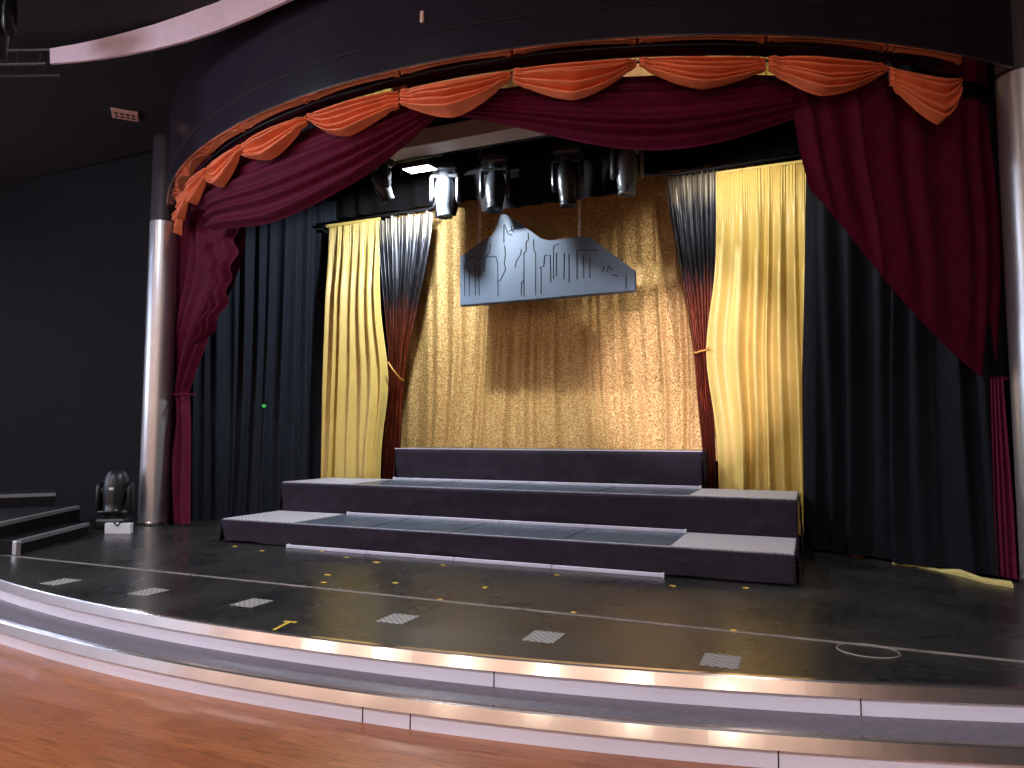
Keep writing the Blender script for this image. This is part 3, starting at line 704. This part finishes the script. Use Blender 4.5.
# small fixtures
p = at(264, 406, Y=1.9); q = Vector((-3.95, 1.85, 0))
pp = at_plane(264, 406, (-4.2+.13, 1.8-.16, 0), (.64, -.76, 0)); b = bmesh.new(); bm_box(b, (0, 0, 0), (.05, .012, .045), .004)
o = tag(from_bm('glow_marker', b, 'green'), 'small green glow marker on the left black drape', 'marker'); o.location = pp; o.rotation_euler.z = .7
so = empty('socket_plate', at(125, 115.5, Z=5.37), 'pale socket plate with dark holes on the black ceiling', 'socket plate'); so.rotation_euler.z = math.radians(48)
b = bmesh.new(); bm_box(b, (0, 0, .01), (.31, .27, .03), .006); from_bm('plate', b, 'socket', so)
for i in range(4):
    for j in range(2):
        b = bmesh.new(); bm_tube(b, [(-.1+.066*i, -.05+.1*j, -.012), (-.1+.066*i, -.05+.1*j, -.004)], .02, 10); from_bm('socket_hole', b, 'groove', so)
p = at(424, 19, Y=-1.29); b = bmesh.new(); bm_box(b, (0, 0, 0), (.035, .02, .1), .006)
o = tag(from_bm('sensor', b, 'socket'), 'small pale sensor on the dark header', 'sensor'); o.location = cyl(6.97, math.degrees(math.atan2(p.x, YC-p.y)), p.z)
# truss corner with a lamp at the top left
tr = empty('lighting_truss', at(22, 70, Z=5.1), 'black lighting truss in the upper left corner of the ceiling', 'truss')
b = bmesh.new(); d = Vector((.9, .35, 0)).normalized()
L = 1.2; n = Vector((-d.y, d.x, 0))
ch = [Vector((0, 0, 0))+n*.12, Vector((0, 0, 0))-n*.12, Vector((0, 0, .22))]
for c in ch: bm_tube(b, [c-d*2.0, c+d*.35], .02, 8)
for k in range(9):
    a = -2+.26*k
    bm_tube(b, [ch[0]+d*a, ch[2]+d*(a+.13), ch[1]+d*(a+.26)], .01, 6)
from_bm('frame', b, 'metal_black', tr)
p = at(20, 30, Z=5.0)
moving_head((p.x, p.y-.25, 5.33), 'dark moving light hanging by the truss at the upper left', .4, .25, 'house light', True, 'metal_black', 1.0)

# ------------------------------------------------------------------ light
def area(name, loc, target, size, power, col, sy=None):
    l = bpy.data.lights.new(name, 'AREA'); l.energy = power; l.color = col; l.size = size
    if sy: l.shape = 'RECTANGLE'; l.size_y = sy
    o = bpy.data.objects.new(name, l); COL.objects.link(o); o.location = loc
    o.rotation_euler = (Vector(target)-Vector(loc)).to_track_quat('-Z', 'Y').to_euler(); return o
def spot(name, loc, target, power, col, ang, blend=.5, rad=.1):
    l = bpy.data.lights.new(name, 'SPOT'); l.energy = power; l.color = col; l.spot_size = math.radians(ang); l.spot_blend = blend; l.shadow_soft_size = rad
    o = bpy.data.objects.new(name, l); COL.objects.link(o); o.location = loc
    o.rotation_euler = (Vector(target)-Vector(loc)).to_track_quat('-Z', 'Y').to_euler(); return o
spot('flood', fl_loc+Vector((0, .0, -.06)), fl_loc+Vector((0, .5, -1)), 620, (.86, .94, 1.0), 172, .15, .09)
spot('flood_right', (2.3, 1.0, 4.45), (2.9, 2.5, 2.0), 120, (1.0, .97, .9), 138, .5, .09)  # unseen lamp added to brighten the right gold curtain
spot('front_spot', (3.6, -10.5, 4.5), (1.75, 3.0, 1.9), 6500, (1.0, .85, .97), 12, .7, .1)
for i, x in enumerate((-7.5, -5.2, -2.9, -.6, 1.7, 4.0, 6.3)):
    spot('house_spot', (x, -8.6, 5.2), (x*.9, -3.0, -.3), 540, (.97, .93, 1.0), 46, .8, .12)
for i, x in enumerate((-6.5, -1.1, 4.3)):
    area('house', (x, -5.2, 5.3), (x, -4.4, 0), .28, 45, (1.0, .9, .86))
area('house_cool', (-4, -4.5, 5.3), (-2, -2, 0), .5, 100, (.75, .83, 1.0))
for x in (-9, -5, -1, 3, 7): area('wall_washer', (x, -11.4, 5.2), (x, -12.8, 2.0), .4, 170, (1.0, .88, .8))
for x in (-6, -3.6, -1.2, 1.2, 3.6, 6): area('wall_sconce', (x, -12.7, 2.9), (x, -10, 2.5), .1, 9, (1.0, .86, .68), .6)  # unseen lamps added so the metal nosing shows warm flecks
for y in (-9, -6, -3): area('side_washer', (-10.2, y, 5.1), (-11.4, y, 2.0), .4, 150, (.72, .82, 1.0))
for y in (-7.2, -5.6, -4.0): area('side_sconce', (-11.2, y, 2.7), (-8, y, 2.3), .3, 50, (.8, .9, 1.0), .8)  # unseen lamps added for cool flecks in the left nosing
W = bpy.data.worlds.new('world'); S.world = W; W.use_nodes = True
W.node_tree.nodes['Background'].inputs['Color'].default_value = (.9, .75, .75, 1); W.node_tree.nodes['Background'].inputs['Strength'].default_value = .03

S.view_settings.view_transform = 'Standard'; S.view_settings.look = 'None'; S.view_settings.gamma = 1; S.view_settings.use_curve_mapping = False
S.view_settings.exposure = 0
S.cycles.use_denoising = True
